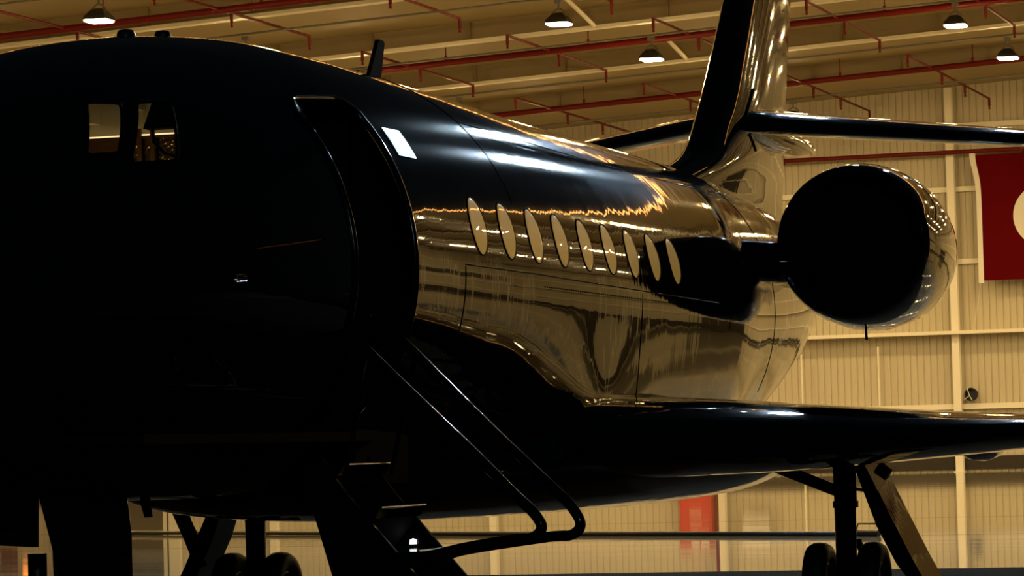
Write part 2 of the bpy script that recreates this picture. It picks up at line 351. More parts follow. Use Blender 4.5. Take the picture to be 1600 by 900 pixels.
dr = struct(empty('door_1', (-52.3, 114.75, 0)), 'dark glazed double door in the back wall at the left')
for k, (a, b) in enumerate(((-2.2, -.05), (.05, 1.75))):
    d_ = obj('door_leaf', MB().box((a, -.1, .05), (b, 0, 4.2)), M['doordark'], dr)
    obj('leaf_rail', MB().box((a, -.14, 2.9), (b, -.1, 3.02)), M['cream'], d_)
    obj('leaf_stile', MB().box((b - .16, -.14, .05), (b, -.1, 4.2)), M['cream'], d_)
obj('door_frame', MB().box((-2.4, -.15, 0), (-2.2, .1, 4.4)).box((1.85, -.15, 0), (2.35, .1, 4.4)).box((-2.4, -.15, 4.2), (2.35, .1, 4.4)), M['cream'], dr)
d2 = struct(empty('streak_panels', (24.0, 114.6, 0)), 'unseen dark leaves added on the back wall right of the flag, only to streak the hull reflection')  # unseen leaves added for dark variety in what the hull mirrors
for k in range(3):
    lf = obj('door_leaf', MB().box((-4.5 + 3*k, -.1 - .06*(k % 2), .05), (-1.52 + 3*k, -.04 - .06*(k % 2), 4.6)), M['doordark'], d2)
    obj('leaf_rail', MB().box((-4.5 + 3*k, -.2, 2.3), (-1.52 + 3*k, -.16, 2.45)), M['cream'], lf)
obj('panel_track', MB().box((-4.8, -.3, 4.62), (4.8, -.02, 4.85)), M['grey'], d2)
bc = empty('beacon_lamp', (-57.0, 114.2, 3.45)); tag(bc, 'small glowing orange beacon mirrored at the bottom left edge', 'lamp')
obj('lens', MB().lathe([(0, .0), (0, .16), (.18, .17), (.32, .12), (.36, .0)], (0, 0, 0), 2, 16), M['beacon'], bc, True)
obj('base', MB().lathe([(-.12, 0), (-.12, .2), (0, .2), (0, 0)], (0, 0, 0), 2, 16).box((-.05, 0, -.1), (.05, .7, -.02)), M['housing'], bc)
# hose on the floor
ho = empty('hose', (-11.4, 34.7, 0)); tag(ho, 'long straight black hose lying across the polished floor', 'hose')
hp = [(-20.6, 40.2), (-16.2, 37.55), (-11.88, 34.95), (-7, 32.05), (-2.4, 29.4)]
obj('hose_line', MB().tube([(a + 11.4, b - 34.7, .038) for a, b in hp], .038, 8), M['hose'], ho, True)
obj('coupling', MB().tube([(-2.6 + 11.4, 29.5 - 34.7, .05), (-2.15 + 11.4, 29.24 - 34.7, .05)], .05, 10).tube([(-2.55 + 11.4, 29.48 - 34.7, .05), (-2.5 + 11.4, 29.45 - 34.7, .19), (-2.2 + 11.4, 29.27 - 34.7, .19)], .014, 6), M['darkmetal'], ho, True, 50)
# ------------------------------------------------------------------ lamps on the outside of the hangar front
def floodlight(x, z, label):
    t = empty('floodlight', (x, DOOR_Y - .75, z)); tag(t, label, 'lamp', 'floodlights over the hangar door')
    obj('housing', MB().hexa([(-.32, -.06, -.24), (.32, -.06, -.24), (.2, .18, -.14), (-.2, .18, -.14), (-.32, -.06, .24), (.32, -.06, .24), (.2, .18, .14), (-.2, .18, .14)]), M['housing'], t)
    obj('lens', MB().box((-.27, -.075, -.19), (.27, -.062, .19)), M['flood'], t)
    obj('bracket', MB().tube([(-.34, .02, 0), (-.34, .3, .1), (.34, .3, .1), (.34, .02, 0)], .02, 6).tube([(0, .3, .1), (0, .55, .1)], .03, 6), M['grey'], t)
    t.rotation_euler = (math.radians(24), 0, 0)
floodlight(-2.3, 12.1, 'cool white floodlight over the hangar door, mirrored higher on the fuselage')
floodlight(1.1, 12.25, 'cool white floodlight over the hangar door, mirrored lower on the fuselage')
lt = empty('light_strip', (0, DOOR_Y - .28, HEAD)); tag(lt, 'orange light strip along the door header, mirrored as jagged lines on the fuselage', 'lamp')
obj('tube', MB().tube([(JAMB_L, 0, .05), (JAMB_R, 0, .05)], .045, 8), M['orange'], lt, True, 60)
obj('rail', MB().box((JAMB_L, .03, .0), (JAMB_R, .08, .12)), M['grey'], lt)
ds = empty('glint_strip', (22.5, DOOR_Y - .28, 8.7)); tag(ds, 'added dim red glowing strip, put in for the faint red mark mirrored ahead of the jet door', 'lamp')  # glowing strip added only for its faint red mirror mark on the hull
obj('tube', MB().tube([(-2.8, 0, -.2), (3.0, 0, .1)], .045, 8), M['dimred'], ds, True, 60)
obj('rail', MB().hexa([(-2.8, .03, -.26), (3.0, .03, .04), (3.0, .08, .04), (-2.8, .08, -.26), (-2.8, .03, -.14), (3.0, .03, .16), (3.0, .08, .16), (-2.8, .08, -.14)]), M['grey'], ds)

mast = empty('light_mast', (30, -72, 0)); tag(mast, 'tall apron light mast standing behind the viewpoint, seen only as glints', 'lamp')
obj('pole', MB().tube([(0, 0, 0), (0, 0, 16.3)], [.18, .10], 12), M['grey'], mast, True, 60)
obj('crossbar', MB().box((-1.6, -.06, 16.2), (1.6, .06, 16.35)), M['grey'], mast)
for dx in (-1.3, 0, 1.3):
    hd = obj('lamp_head', MB().hexa([(dx-.4, .02, 15.6), (dx+.4, .02, 15.6), (dx+.4, .34, 15.75), (dx-.4, .34, 15.75), (dx-.4, .02, 16.2), (dx+.4, .02, 16.2), (dx+.4, .20, 16.2), (dx-.4, .20, 16.2)]), M['housing'], mast)
    obj('lens', MB().hexa([(dx-.36, .345, 15.77), (dx+.36, .345, 15.77), (dx+.36, .36, 15.77), (dx-.36, .36, 15.77), (dx-.36, .215, 16.17), (dx+.36, .215, 16.17), (dx+.36, .23, 16.17), (dx-.36, .23, 16.17)]), M['mast'], hd)
# ================================================================== the jet (s = Y aft of the first window, X to port)
jet = empty('business_jet', (0, 0, 0)); tag(jet, 'glossy black business jet parked nose out before the lit hangar', 'airplane')
FT = np.array([  # s, half-width, z top, z bottom, z of max width
 (-6.70,.02,2.12,2.08,2.10),(-6.5,.30,2.40,1.84,2.10),(-6.0,.62,2.68,1.58,2.12),(-5.4,.85,2.90,1.42,2.16),(-4.8,1.02,3.11,1.33,2.22),
 (-4.2,1.17,3.34,1.27,2.30),(-3.62,1.28,3.525,1.245,2.37),(-2.8,1.37,3.705,1.22,2.43),(-2.0,1.42,3.82,1.20,2.47),(-1.0,1.445,3.90,1.18,2.5),
 (0,1.45,3.915,1.12,2.5),(1.5,1.45,3.905,1.08,2.5),(4,1.45,3.87,1.06,2.5),(6.5,1.435,3.865,1.06,2.5),(8,1.32,3.865,1.14,2.53),(9.8,1.15,3.83,1.42,2.62),
 (11.5,.94,3.74,1.85,2.78),(13,.66,3.63,2.30,2.95),(14.5,.40,3.50,2.68,3.08),(16,.17,3.35,2.98,3.17)])
def pchip(x, y):
    h = np.diff(x); d = np.diff(y)/h; m = np.zeros(len(x))
    for i in range(1, len(x)-1):
        if d[i-1]*d[i] > 0:
            w1 = 2*h[i]+h[i-1]; w2 = h[i]+2*h[i-1]; m[i] = (w1+w2)/(w1/d[i-1]+w2/d[i])
    m[0] = d[0]; m[-1] = d[-1]
    def f(s):
        s = np.clip(np.asarray(s, float), x[0], x[-1]); i = np.clip(np.searchsorted(x, s, side='right')-1, 0, len(x)-2); t = (s-x[i])/h[i]
        return (2*t**3-3*t**2+1)*y[i]+(t**3-2*t**2+t)*h[i]*m[i]+(-2*t**3+3*t**2)*y[i+1]+(t**3-t**2)*h[i]*m[i+1]
    return f
FW, FZT, FZB, FZM = [pchip(FT[:, 0], FT[:, k]) for k in (1, 2, 3, 4)]
FLARE = pchip(np.array([-7, .3, 1.5, 2.6, 4.0, 6.0, 8.2, 17.]), np.array([0, 0, .15, .27, .20, .15, 0, 0]))
def S(s, p, off=0.0):
    """skin point: p = angle from port (0) over the crown (pi/2)"""
    s = np.asarray(s, float); p = np.asarray(p, float); s, p = np.broadcast_arrays(s, p); w_ = FW(s); zm = FZM(s); sp = np.sin(p)
    hh = np.where(sp >= 0, FZT(s)-zm, zm-FZB(s))
    cp = np.cos(p); g_ = np.clip((-sp - .10)/.54, 0, 1)**2 * np.minimum(1, np.abs(cp)/.5)     # fillet spreading into the wing root
    P = np.stack([w_*cp + FLARE(s)*g_*np.sign(cp), s, zm+hh*sp], -1)
    if off:
        n = np.stack([np.cos(p)/w_, 0*p, sp/hh], -1); n /= np.linalg.norm(n, axis=-1, keepdims=True); P = P + n*off
    return P
D2R = PI/180; RAD = 1.45
def poly_sd(pts, rad):      # signed distance to a rounded convex polygon given in (s, angle in degrees)
    P = np.array([(a, b*D2R*RAD) for a, b in pts])
    if np.sum(P[:, 0]*np.roll(P[:, 1], -1) - np.roll(P[:, 0], -1)*P[:, 1]) < 0: P = P[::-1]
    e = np.roll(P, -1, 0) - P; L = np.linalg.norm(e, axis=1); nrm = np.stack([e[:, 1], -e[:, 0]], -1)/L[:, None]
    def f(s, p):
        x = np.stack([s, p*RAD], -1); k = 60.0
        d = np.stack([(x-P[i])@nrm[i] for i in range(len(P))], -1) + rad
        q_ = np.sqrt((np.maximum(d, 0)**2).sum(-1)); return np.where((d > 0).any(-1), q_, d.max(-1)) - rad
    return f, P
DOOR = [(-2.2, 44.5), (-1.28, 44.5), (-1.28, -47), (-2.2, -47)]
PANE1 = [(-4.02, 57), (-3.81, 52.4), (-4.20, 38.2), (-4.42, 41.2)]
PANE2 = [(-3.70, 51), (-3.43, 48.6), (-3.83, 31.0), (-4.19, 34.3)]
def mirror_poly(P): return [(a, 180-b) for a, b in P]
OPEN = [(DOOR, .17), (PANE1, .03), (PANE2, .03), (mirror_poly(PANE1), .03), (mirror_poly(PANE2), .03)]
SD = [poly_sd(p, r)[0] for p, r in OPEN]
def inside_any(s, p): return np.min([f(s, p) for f in SD], 0)
def fuselage(name, ss, nphi, parent):
    pp = np.linspace(-PI/2, 1.5*PI, nphi, endpoint=False)
    s, p = np.meshgrid(ss, pp, indexing='ij'); s = s.copy(); p = p.copy()
    sd = inside_any(s, p); m, n = s.shape
    a = sd < 0; quad = a[:-1] & a[1:]; quad = quad & np.roll(quad, -1, 1)
    keep = ~quad; near = a & (sd > -.09)
    for _ in range(4):
        d = inside_any(s, p); e = 1e-4
        gs = (inside_any(s+e, p)-d)/e; gp = (inside_any(s, p+e)-d)/e/RAD; g = np.maximum(gs**2+gp**2, .2)
        s = np.where(near, s - d*gs/g, s); p = np.where(near, p - d*gp/g/RAD, p)
    P = S(s, p); mb = MB(); idx = lambda i, k: i*n + k % n; f = []
    for i in range(m-1):
        for k in range(n):
            if keep[i, k]: f.append((idx(i, k), idx(i+1, k), idx(i+1, k+1), idx(i, k+1)))
    used = np.zeros(m*n, bool)
    for q_ in f: used[list(q_)] = True
    remap = np.cumsum(used)-1; V = P.reshape(-1, 3)[used]
    return obj(name, MB().add(V, [tuple(int(remap[i]) for i in q_) for q_ in f]), M['paint'], parent, True)
s_nose = np.concatenate([[-6.7, -6.68, -6.64, -6.58], np.arange(-6.5, -4.6, .06), np.arange(-4.55, -2.58, .025), [-2.58]])
s_cab = np.concatenate([np.arange(-2.58, -1.0, .025), np.arange(-1.0, 16.001, .05)])
body = fuselage('cabin_section', s_cab, 260, jet); nose = fuselage('nose_section', s_nose, 260, jet)
# tail cap with exhaust ring
obj('exhaust_ring', MB().lathe([(0, .17), (.12, .16), (.12, .12), (-.25, .11)], (0, 16.0, 3.165), 1, 28), M['darkmetal'], jet, True, 40)
def outline(poly, rad, n=120):
    f, P = poly_sd(poly, rad); c = P.mean(0); out = []
    for k in range(n):
        u = 2*PI*k/n; lo, hi = 0.0, 3.0
        for _ in range(40):
            mid = (lo+hi)/2; v = f(np.array(c[0]+mid*math.cos(u)), np.array((c[1]+mid*math.sin(u))/RAD))
            if v < 0: lo = mid
            else: hi = mid
        out.append((c[0]+lo*math.cos(u), (c[1]+lo*math.sin(u))/RAD))
    return out
def ring(poly, rad, r, off=0.0, n=120, nt=8):
    o = np.array(outline(poly, rad, n)); P = S(o[:, 0], o[:, 1], off); mb = MB()
    pts = [tuple(x) for x in P]; pts += pts[:2]
    return mb.tube(pts, r, nt, False)
obj('door_frame', ring(DOOR, .17, .022), M['blackgloss'], jet, True)
for pl in (PANE1, PANE2, mirror_poly(PANE1), mirror_poly(PANE2)):
    o = np.array(outline(pl, .03, 40)); c = o.mean(0); rows = []
    for k in np.linspace(0, 1, 5):
        q_ = o*(1-k) + c*k; rows.append(S(q_[:, 0], q_[:, 1], -.006))
    wn = obj('cockpit_window', MB().grid(np.array(rows), True), M['glass'], jet, True)
    obj('window_rim', ring(pl, .03, .010, 0, 60, 6), M['interior'], wn, True)
# cabin windows: shaded oval panes, slightly proud, with a thin rim
for side in (1, -1):
    for i in range(9):
        s0 = -.055 + .5756*i; rows = []; nn = 40; A, B = .142, 7.25*D2R; c0 = 11.8*D2R
        for k in (1.0, .97, .85, .6, .3, .02):
            u = np.linspace(0, 2*PI, nn, endpoint=False); ss = s0 + A*k*np.cos(u); aa = c0 + B*k*np.sin(u)
            if side < 0: aa = PI - aa
            rows.append(S(ss, aa, .004 if k < .99 else .0005))
        wn = obj('cabin_window', MB().grid(np.array(rows), True), M['shade'], jet, True)
        u = np.linspace(0, 2*PI, nn, endpoint=False); aa = c0 + B*1.02*np.sin(u); aa = aa if side > 0 else PI - aa
        pts = [tuple(x) for x in S(s0 + A*1.02*np.cos(u), aa, .001)]; pts += pts[:2]
        obj('window_rim', MB().tube(pts, .005, 6, False), M['seam'], wn, True)
# white sheet taped beside the door: a thing of its own
u = np.linspace(-1.075, -.775, 12)[:, None]; v = np.linspace(27.5*D2R, 35.65*D2R, 10)[None, :]
sh = MB().grid(S(u, v, .006)); sh.grid(S(u, v, .002)[::-1]); tag(obj('paper_sheet', sh, M['cardwhite'], None, True), 'blank white sheet stuck on the black fuselage just behind the door', 'paper')
# panel gaps
def seam(sp, width=.007):
    sp = np.array(sp, float); pts = S(sp[:, 0], sp[:, 1]*D2R, .0006); return obj('panel_seam', MB().tube([tuple(p) for p in pts], width/2, 6), M['seam'], jet, True)
seam([(.82, a) for a in np.linspace(20, 88, 30)])
seam([(-.40, a) for a in np.linspace(-34, 1, 24)])
seam([(a, 1.5 - .25*max(0, a-1)) for a in np.linspace(-.4, 5.8, 60)], .008)
seam([(3.55, a) for a in np.linspace(-40, 0, 24)])
seam([(8.3, a) for a in np.linspace(-30, 85, 60)])
seam([(a, 46) for a in np.linspace(.82, 8.3, 60)], .005)
# rivet row under the windows
rv = MB()
for k in range(90):
    p = S(1.2 + k*.05, (-1.5)*D2R, .001)
    rv.lathe([(.003, 0), (.003, .005), (-.003, .007)], (float(p[0]), float(p[1]), float(p[2])), 0, 6)
o = obj('rivet_row', rv, M['seam'], jet); o['kind'] = 'stuff'
# belly fairing at the wing root
bf = np.array([(-.9,.45,1.14,1.45),(-.2,.95,1.055,1.5),(.8,1.30,1.0,1.6),(2.,1.56,.965,1.72),(4.,1.70,.945,1.72),(6.,1.68,.94,1.68),(7.6,1.48,.95,1.6),(8.8,1.1,.99,1.5),(9.8,.6,1.14,1.45),(10.3,.2,1.3,1.42)])
bw, bb, bt = [pchip(bf[:, 0], bf[:, k]) for k in (1, 2, 3)]
ss = np.linspace(-.9, 10.3, 140)[:, None]; pp = np.linspace(0, 2*PI, 96, endpoint=False)[None, :]
cz_ = .55*bb(ss)+.45*bt(ss); sp = np.sin(pp); cp = np.cos(pp)
sgn = lambda x, e: np.sign(x)*np.abs(x)**e
P = np.stack(np.broadcast_arrays(bw(ss)*sgn(cp, .95), ss + 0*pp, np.where(sp > 0, cz_+(bt(ss)-cz_)*sgn(sp, .8), cz_+(cz_-bb(ss))*sgn(sp, 1.0))), -1)
obj('belly_fairing', MB().grid(P, True), M['paint'], jet, True)
# aerofoil lofts
def foil(n=44, sharp_te=True):
    u = (1-np.cos(np.linspace(0, PI, n)))/2
    t = 5*(.2969*np.sqrt(u)-.1260*u-.3516*u**2+.2843*u**3-.1036*u**4)
    return np.concatenate([np.stack([u[::-1], t[::-1]], -1), np.stack([u[1:-1], -t[1:-1]], -1)])
AF = foil()
def loft_wing(name, tab, par, side=1, m=None, axis='x', n=60, slope=0.0):
    tab = np.array(tab, float); q_ = np.linspace(tab[0, 0], tab[-1, 0], n); c = [pchip(tab[:, 0], tab[:, k])(q_) for k in range(1, tab.shape[1])]
    rows = []
    for j in range(n):
        sle, ch, zc, th = c[0][j], c[1][j], c[2][j], c[3][j]; a = np.empty((len(AF), 3))
        if axis == 'x': a[:, 0] = side*q_[j]; a[:, 1] = sle + AF[:, 0]*ch; a[:, 2] = zc + AF[:, 1]*th + slope*(AF[:, 0] - .3)*ch
        else: a[:, 2] = q_[j]; a[:, 1] = sle + AF[:, 0]*ch; a[:, 0] = zc + AF[:, 1]*th
        rows.append(a)
    P = np.array(rows)
    if (axis == 'x' and side > 0) or axis == 'z': P = P[:, ::-1]
    mb = MB().grid(P, True); k = len(AF)
    mb.f.append(tuple(range(k))); mb.f.append(tuple(range((n-1)*k, n*k))[::-1])
    ob = obj(name, mb, m or M['paint'], par, True, 55); fix_normals(ob); return ob
WT = [(.9,1.45,6.4,1.49,.60),(1.4,1.62,6.1,1.485,.585),(2.0,2.0,5.6,1.475,.53),(2.6,2.36,5.1,1.46,.46),(3.4,2.86,4.4,1.455,.335),(4.25,3.4,3.8,1.465,.235),(5.5,4.2,3.3,1.50,.205),(7.5,5.5,2.6,1.60,.17),(9.6,6.9,1.9,1.72,.12),(10.3,7.5,1.5,1.82,.09)]
for sd_ in (1, -1):
    wg = loft_wing('wing', WT, jet, sd_)
    wl_ = MB(); rows = []
    for k in np.linspace(0, 1, 10):
        a = np.empty((len(AF), 3)); a[:, 0] = sd_*(10.3 + .5*math.sin(k*PI/2.2) + AF[:, 1]*.09); a[:, 1] = 7.5 + 1.0*k + AF[:, 0]*(1.5-.9*k); a[:, 2] = 1.82 + 1.25*k**1.4; rows.append(a)
    obj('winglet', wl_.grid(np.array(rows), True), M['paint'], wg, True, 55)
    # flap track fairings under the wing
    for t_ in (3.35, 6.2):
        s1 = 6.3 if t_ < 4 else 7.0; z1 = 1.34 if t_ < 4 else 1.45
        prof = [(-.9, .004), (-.8, .04), (-.4, .085), (.1, .10), (.6, .075), (1.0, .03), (1.1, .004)]
        obj('flap_track', MB().lathe(prof, (sd_*t_, s1, z1), 1, 20), M['paint'], wg, True)
ST = [(.02,11.45,2.35,4.535,.25),(.25,11.70,2.15,4.52,.235),(1.2,12.28,1.85,4.445,.205),(2.66,13.14,1.42,4.335,.165),(3.6,13.72,1.1,4.265,.12),(4.1,14.15,.8,4.23,.07)]
for sd_ in (1, -1):
    sb = loft_wing('stabilizer', ST, jet, sd_, n=40, slope=.12)
    obj('root_fairing', MB().lathe([(-1.3, .004), (-1.15, .06), (-.7, .12), (0, .15), (.9, .13), (1.6, .08), (2.0, .01)], (sd_*.18, 13.1, 4.44), 1, 24), M['paint'], sb, True)
FN = [(3.3,8.6,5.5,0,.30),(3.75,9.35,4.95,0,.36),(3.92,9.9,4.42,0,.42),(4.13,10.65,3.74,0,.46),(4.5,11.17,3.30,0,.46),(5.04,11.72,2.92,0,.42),(5.72,12.31,2.56,0,.36),(6.5,12.95,2.2,0,.29),(7.2,13.55,1.85,0,.22),(7.45,13.9,1.55,0,.12)]
fin = loft_wing('fin', FN, jet, 1, axis='z', n=70)
obj('rudder_seam', MB().tube([(.155, 13.2, 4.62), (.12, 13.75, 5.6), (.09, 14.3, 6.8)], .006, 6), M['seam'], fin)
def fin_pt(s_, z):
    T = np.array(FN); le, ch, th = [float(pchip(T[:, 0], T[:, k])(z)) for k in (1, 2, 4)]; u_ = min(1, max(0, (s_ - le)/ch))
    return (th*5*(.2969*math.sqrt(u_)-.1260*u_-.3516*u_**2+.2843*u_**3-.1036*u_**4) + .002, s_, z)
obj('seal_line', MB().tube([fin_pt(12.25 - .40*k/6, 4.83 - .32*k/6) for k in range(7)], .016, 6), M['seam'], fin)
obj('seal_line', MB().tube([fin_pt(11.87 + .40*k/6, 4.44 - .20*k/6) for k in range(7)], .012, 6), M['seam'], fin)
# engine nacelles with pylons
for sd_ in (1, -1):
    nx, nz = sd_*2.04, 3.06
    def toe(mb):
        mb.v = [(x - sd_*.055*(y - 7.33), y + .60, z) for x, y, z in mb.v]; return mb
    nac = obj('nacelle', toe(MB().lathe([(7.36,.575),(7.325,.595),(7.34,.615),(7.44,.645),(7.6,.668),(7.85,.692),(8.2,.705),(8.6,.70),(9.1,.665),(9.6,.60),(10.2,.51),(10.7,.44),(10.95,.40),(10.95,.385),(10.6,.38),(10.0,.38)], (nx, 0, nz), 1, 96)), M['paint'], jet, True)
    obj('inlet_duct', toe(MB().lathe([(7.36,.575),(7.42,.552),(7.6,.535),(7.9,.53),(8.25,.53)], (nx, 0, nz), 1, 64)), M['interior'], nac, True)
    obj('inlet_cover', toe(MB().lathe([(7.72,.0),(7.70,.2),(7.70,.52),(7.74,.532)], (nx, 0, nz), 1, 48)), M['interior'], nac, True)
    obj('nozzle_plug', toe(MB().lathe([(10.2,.36),(10.2,.24),(10.7,.2),(11.3,.02)], (nx, 0, nz), 1, 32)), M['darkmetal'], nac, True)
    obj('drain_mast', toe(MB().tube([(nx, 8.0, nz-.68), (nx, 8.03, nz-.79)], .012, 8)), M['blackgloss'], nac)
    rows = []
    for k, t_ in enumerate(np.linspace(.95, 1.75, 25)):
        a = np.empty((len(AF), 3)); a[:, 0] = sd_*t_; a[:, 1] = 6.95 + .9*min(1, max(0, (t_ - 1.22)/.22)) + AF[:, 0]*3.2; a[:, 2] = 2.91 + .02*k/24 + np.sign(AF[:, 1])*np.minimum(abs(AF[:, 1])*.46, .165); rows.append(a)
    py = obj('pylon', MB().grid(np.array(rows), True), M['paint'], jet, True, 70); fix_normals(py)
# antennas
def blade(pts_sz, t0, th, name='antenna'):
    return obj(name, MB().prism(pts_sz, 0, t0-th/2, t0+th/2), M['interior'], jet)
blade([(1.86, 3.84), (2.14, 3.84), (2.28, 4.235), (2.255, 4.25), (2.17, 4.25)], 0, .03)
for s_, wd in ((-2.02, .052), (-1.50, .048)):
    z = float(FZT(s_)); obj('antenna_dome', MB().lathe([(-.03, wd), (.015, wd*1.02), (.035, wd*.8), (.042, 0)], (0, s_, z), 2, 24), M['darkmetal'], jet, True, 50)
for s_, wd in ((.0, .03), (.24, .025)):
    z = float(FZT(s_)); obj('light_dome', MB().lathe([(-.02, wd), (.04, wd), (.06, wd*.6), (.065, 0)], (0, s_, z), 2, 12), M['darkmetal'], jet, True)
blade([(-1.97, 1.24), (-1.86, 1.24), (-1.82, 1.10), (-1.88, 1.10)], 0, .025, 'belly_antenna')
# nose gear with its doors
ng = empty('nose_gear', (0, -2.9, 0)); ng.parent = jet
Lg = lambda p: (p[0], p[1] + 2.9, p[2])
obj('leg', MB().tube([Lg((0, -2.95, 1.5)), Lg((0, -2.9, .5)), Lg((0, -2.9, .27))], [.09, .08, .07], 16), M['darkmetal'], ng, True, 50)
obj('axle', MB().tube([Lg((-.22, -2.9, .25)), Lg((.22, -2.9, .25))], .035, 12), M['darkmetal'], ng)
def tyre_prof(R, W): return [(-W*.30, R*.55), (-W*.46, R*.62), (-W*.5, R*.78), (-W*.44, R*.92), (-W*.25, R*.985), (0, R), (W*.25, R*.985), (W*.44, R*.92), (W*.5, R*.78), (W*.46, R*.62), (W*.30, R*.55)]
def rim_prof(R, W): return [(-W*.30, R*.56), (-W*.34, R*.5), (-W*.2, R*.42), (-W*.18, R*.2), (-W*.36, R*.15), (-W*.36, 0)]
def wheel(par, c, R, W, side):
    t = obj('tyre', MB().lathe(tyre_prof(R, W), c, 0, 48), M['rubber'], par, True)
    obj('hub', MB().lathe(rim_prof(R, W), c, 0, 32).lathe([(-a, r) for a, r in rim_prof(R, W)], c, 0, 32), M['darkmetal'], par, True, 40)
for sd_ in (1, -1): wheel(ng, Lg((sd_*.17, -2.9, .25)), .25, .15, sd_)
def slab_t(pts, t0, th): return MB().prism(pts, 0, t0-th/2, t0+th/2)
for sd_ in (1, -1):
    if sd_ > 0: obj('gear_door', slab_t([(a + 2.9, z) for a, z in ((-3.82, 1.30), (-2.80, 1.30), (-2.76, 1.14), (-2.73, 1.02), (-2.73, .40), (-3.40, .40), (-3.62, .93))], sd_*.27, .035), M['interior'], ng)
    obj('gear_door', slab_t([(a + 2.9, z) for a, z in ((-4.75, 1.40), (-3.86, 1.36), (-3.88, 1.00), (-4.75, 1.05))], sd_*.27, .035), M['interior'], ng)
obj('tow_fitting', MB().tube([Lg((0, -3.3, .62)), Lg((0, -3.3, .95))], .05, 12).box(Lg((-.08, -3.42, .58)), Lg((.08, -3.2, .66))), M['darkmetal'], ng, True, 50)
obj('torque_link', MB().tube([Lg((0, -2.98, .85)), Lg((0, -3.2, .62)), Lg((0, -2.95, .40))], .03, 8), M['darkmetal'], ng)
# main gear, port and starboard
for sd_ in (1, -1):
    g = empty('main_gear', (sd_*2.405, 5.69, 0)); g.parent = jet
    X = lambda t, s_, z: (sd_*t - sd_*2.405, s_ - 5.69, z)
    obj('leg', MB().tube([X(2.405, 5.69, 1.42), X(2.405, 5.69, .95), X(2.40, 5.69, .9), X(2.40, 5.69, .33)], [.088, .088, .083, .078], 20), M['blackgloss'], g, True, 50)
    obj('collar', MB().lathe([(.92, .088), (.92, .098), (.97, .098), (.97, .088)], X(2.405, 5.69, 0), 2, 20), M['darkmetal'], g)
    obj('axle', MB().tube([X(2.12, 5.69, .33), X(2.69, 5.69, .33)], .05, 12), M['darkmetal'], g)
    wheel(g, X(2.195, 5.69, .33), .33, .185, sd_); wheel(g, X(2.605, 5.69, .33), .33, .185, sd_)
    obj('side_brace', MB().tube([X(1.80, 5.69, 1.27), X(2.36, 5.69, 1.04)], .045, 12), M['darkmetal'], g)
    obj('torque_link', MB().tube([X(2.47, 5.80, .66), X(2.50, 5.95, .5), X(2.44, 5.78, .36)], .03, 8), M['darkmetal'], g)
    obj('brake_line', MB().tube([X(2.49, 5.64, 1.06), X(2.56, 5.60, 1.05), X(2.6, 5.6, 1.06)], .012, 8), M['darkmetal'], g)
    # long outer gear door, leaning outboard
    dpts = [(2.515, 1.25), (2.60, 1.25), (2.93, .56), (3.12, .20), (3.06, .18), (2.82, .50), (2.68, .78)]
    b0 = MB()
    n = len(dpts); v = [X(a, 5.48, z) for a, z in dpts] + [X(a + .045, 5.98, z) for a, z in dpts]
    b0.add(v, [tuple(range(n)), tuple(range(n, 2*n))[::-1]] + [(i, i + n, (i+1) % n + n, (i+1) % n) for i in range(n)])
    gd = obj('gear_door', b0, M['paint'], g); fix_normals(gd)
    if sd_ < 0:
        obj('retract_strut', MB().tube([X(3.02, 5.4, 1.2), X(2.88, 5.5, .80), X(2.80, 5.52, .55)], [.062, .062, .05], 12), M['darkmetal'], g, True)
        obj('actuator_rod', MB().tube([X(2.93, 5.34, 1.0), X(2.78, 5.40, .62)], .016, 10), M['steel'], g, True)
    obj('door_link', MB().tube([X(2.70, 5.5, 1.22), X(2.78, 5.5, 1.16)], .05, 10), M['darkmetal'], g)
# air stair
st = empty('air_stair', (1.4, -1.75, 1.45)); st.parent = jet
A = lambda p: (p[0]-1.4, p[1]+1.75, p[2]-1.45)
F0, F1 = -2.13, -1.37
TR = [(1.29, 1.37), (1.50, 1.13), (1.71, .89), (1.92, .65), (2.13, .41), (2.34, .17)]
for a, z in TR:
    tr = obj('tread', MB().hexa([A(p) for p in ((a-.23, F0, z-.06), (a-.035, F0, z-.06), (a-.035, F1, z-.06), (a-.23, F1, z-.06), (a-.23, F0, z), (a, F0, z), (a, F1, z), (a-.23, F1, z))]), M['blackgloss'], st)
    obj('nosing', MB().tube([A((a-.004, F0+.01, z)), A((a-.004, F1-.01, z))], .008, 8), M['steel'], tr)
    obj('riser', MB().hexa([A(p) for p in ((a-.25, F0+.02, z-.24), (a-.19, F0+.02, z-.24), (a-.19, F1-.02, z-.24), (a-.25, F1-.02, z-.24), (a-.10, F0+.02, z-.06), (a-.05, F0+.02, z-.06), (a-.05, F1-.02, z-.06), (a-.10, F1-.02, z-.06))]), M['interior'], tr)
for y in (F0, F1):
    s0 = [(1.16, 1.42), (1.30, 1.22), (2.26, .12), (2.10, .06), (1.42, .06), (1.08, 1.22)]
    obj('stringer', MB().add([A((a, y-.015, z)) for a, z in s0] + [A((a, y+.015, z)) for a, z in s0], [(0,1,2,3,4,5), (11,10,9,8,7,6)] + [(i, i+6, (i+1) % 6 + 6, (i+1) % 6) for i in range(6)]), M['blackgloss'], st)
obj('door_skin', MB().hexa([A(p) for p in ((1.06, F0, 1.16), (2.08, F0, .04), (2.08, F1, .04), (1.06, F1, 1.16), (1.09, F0, 1.19), (2.11, F0, .07), (2.11, F1, .07), (1.09, F1, 1.19))]), M['paint'], st)
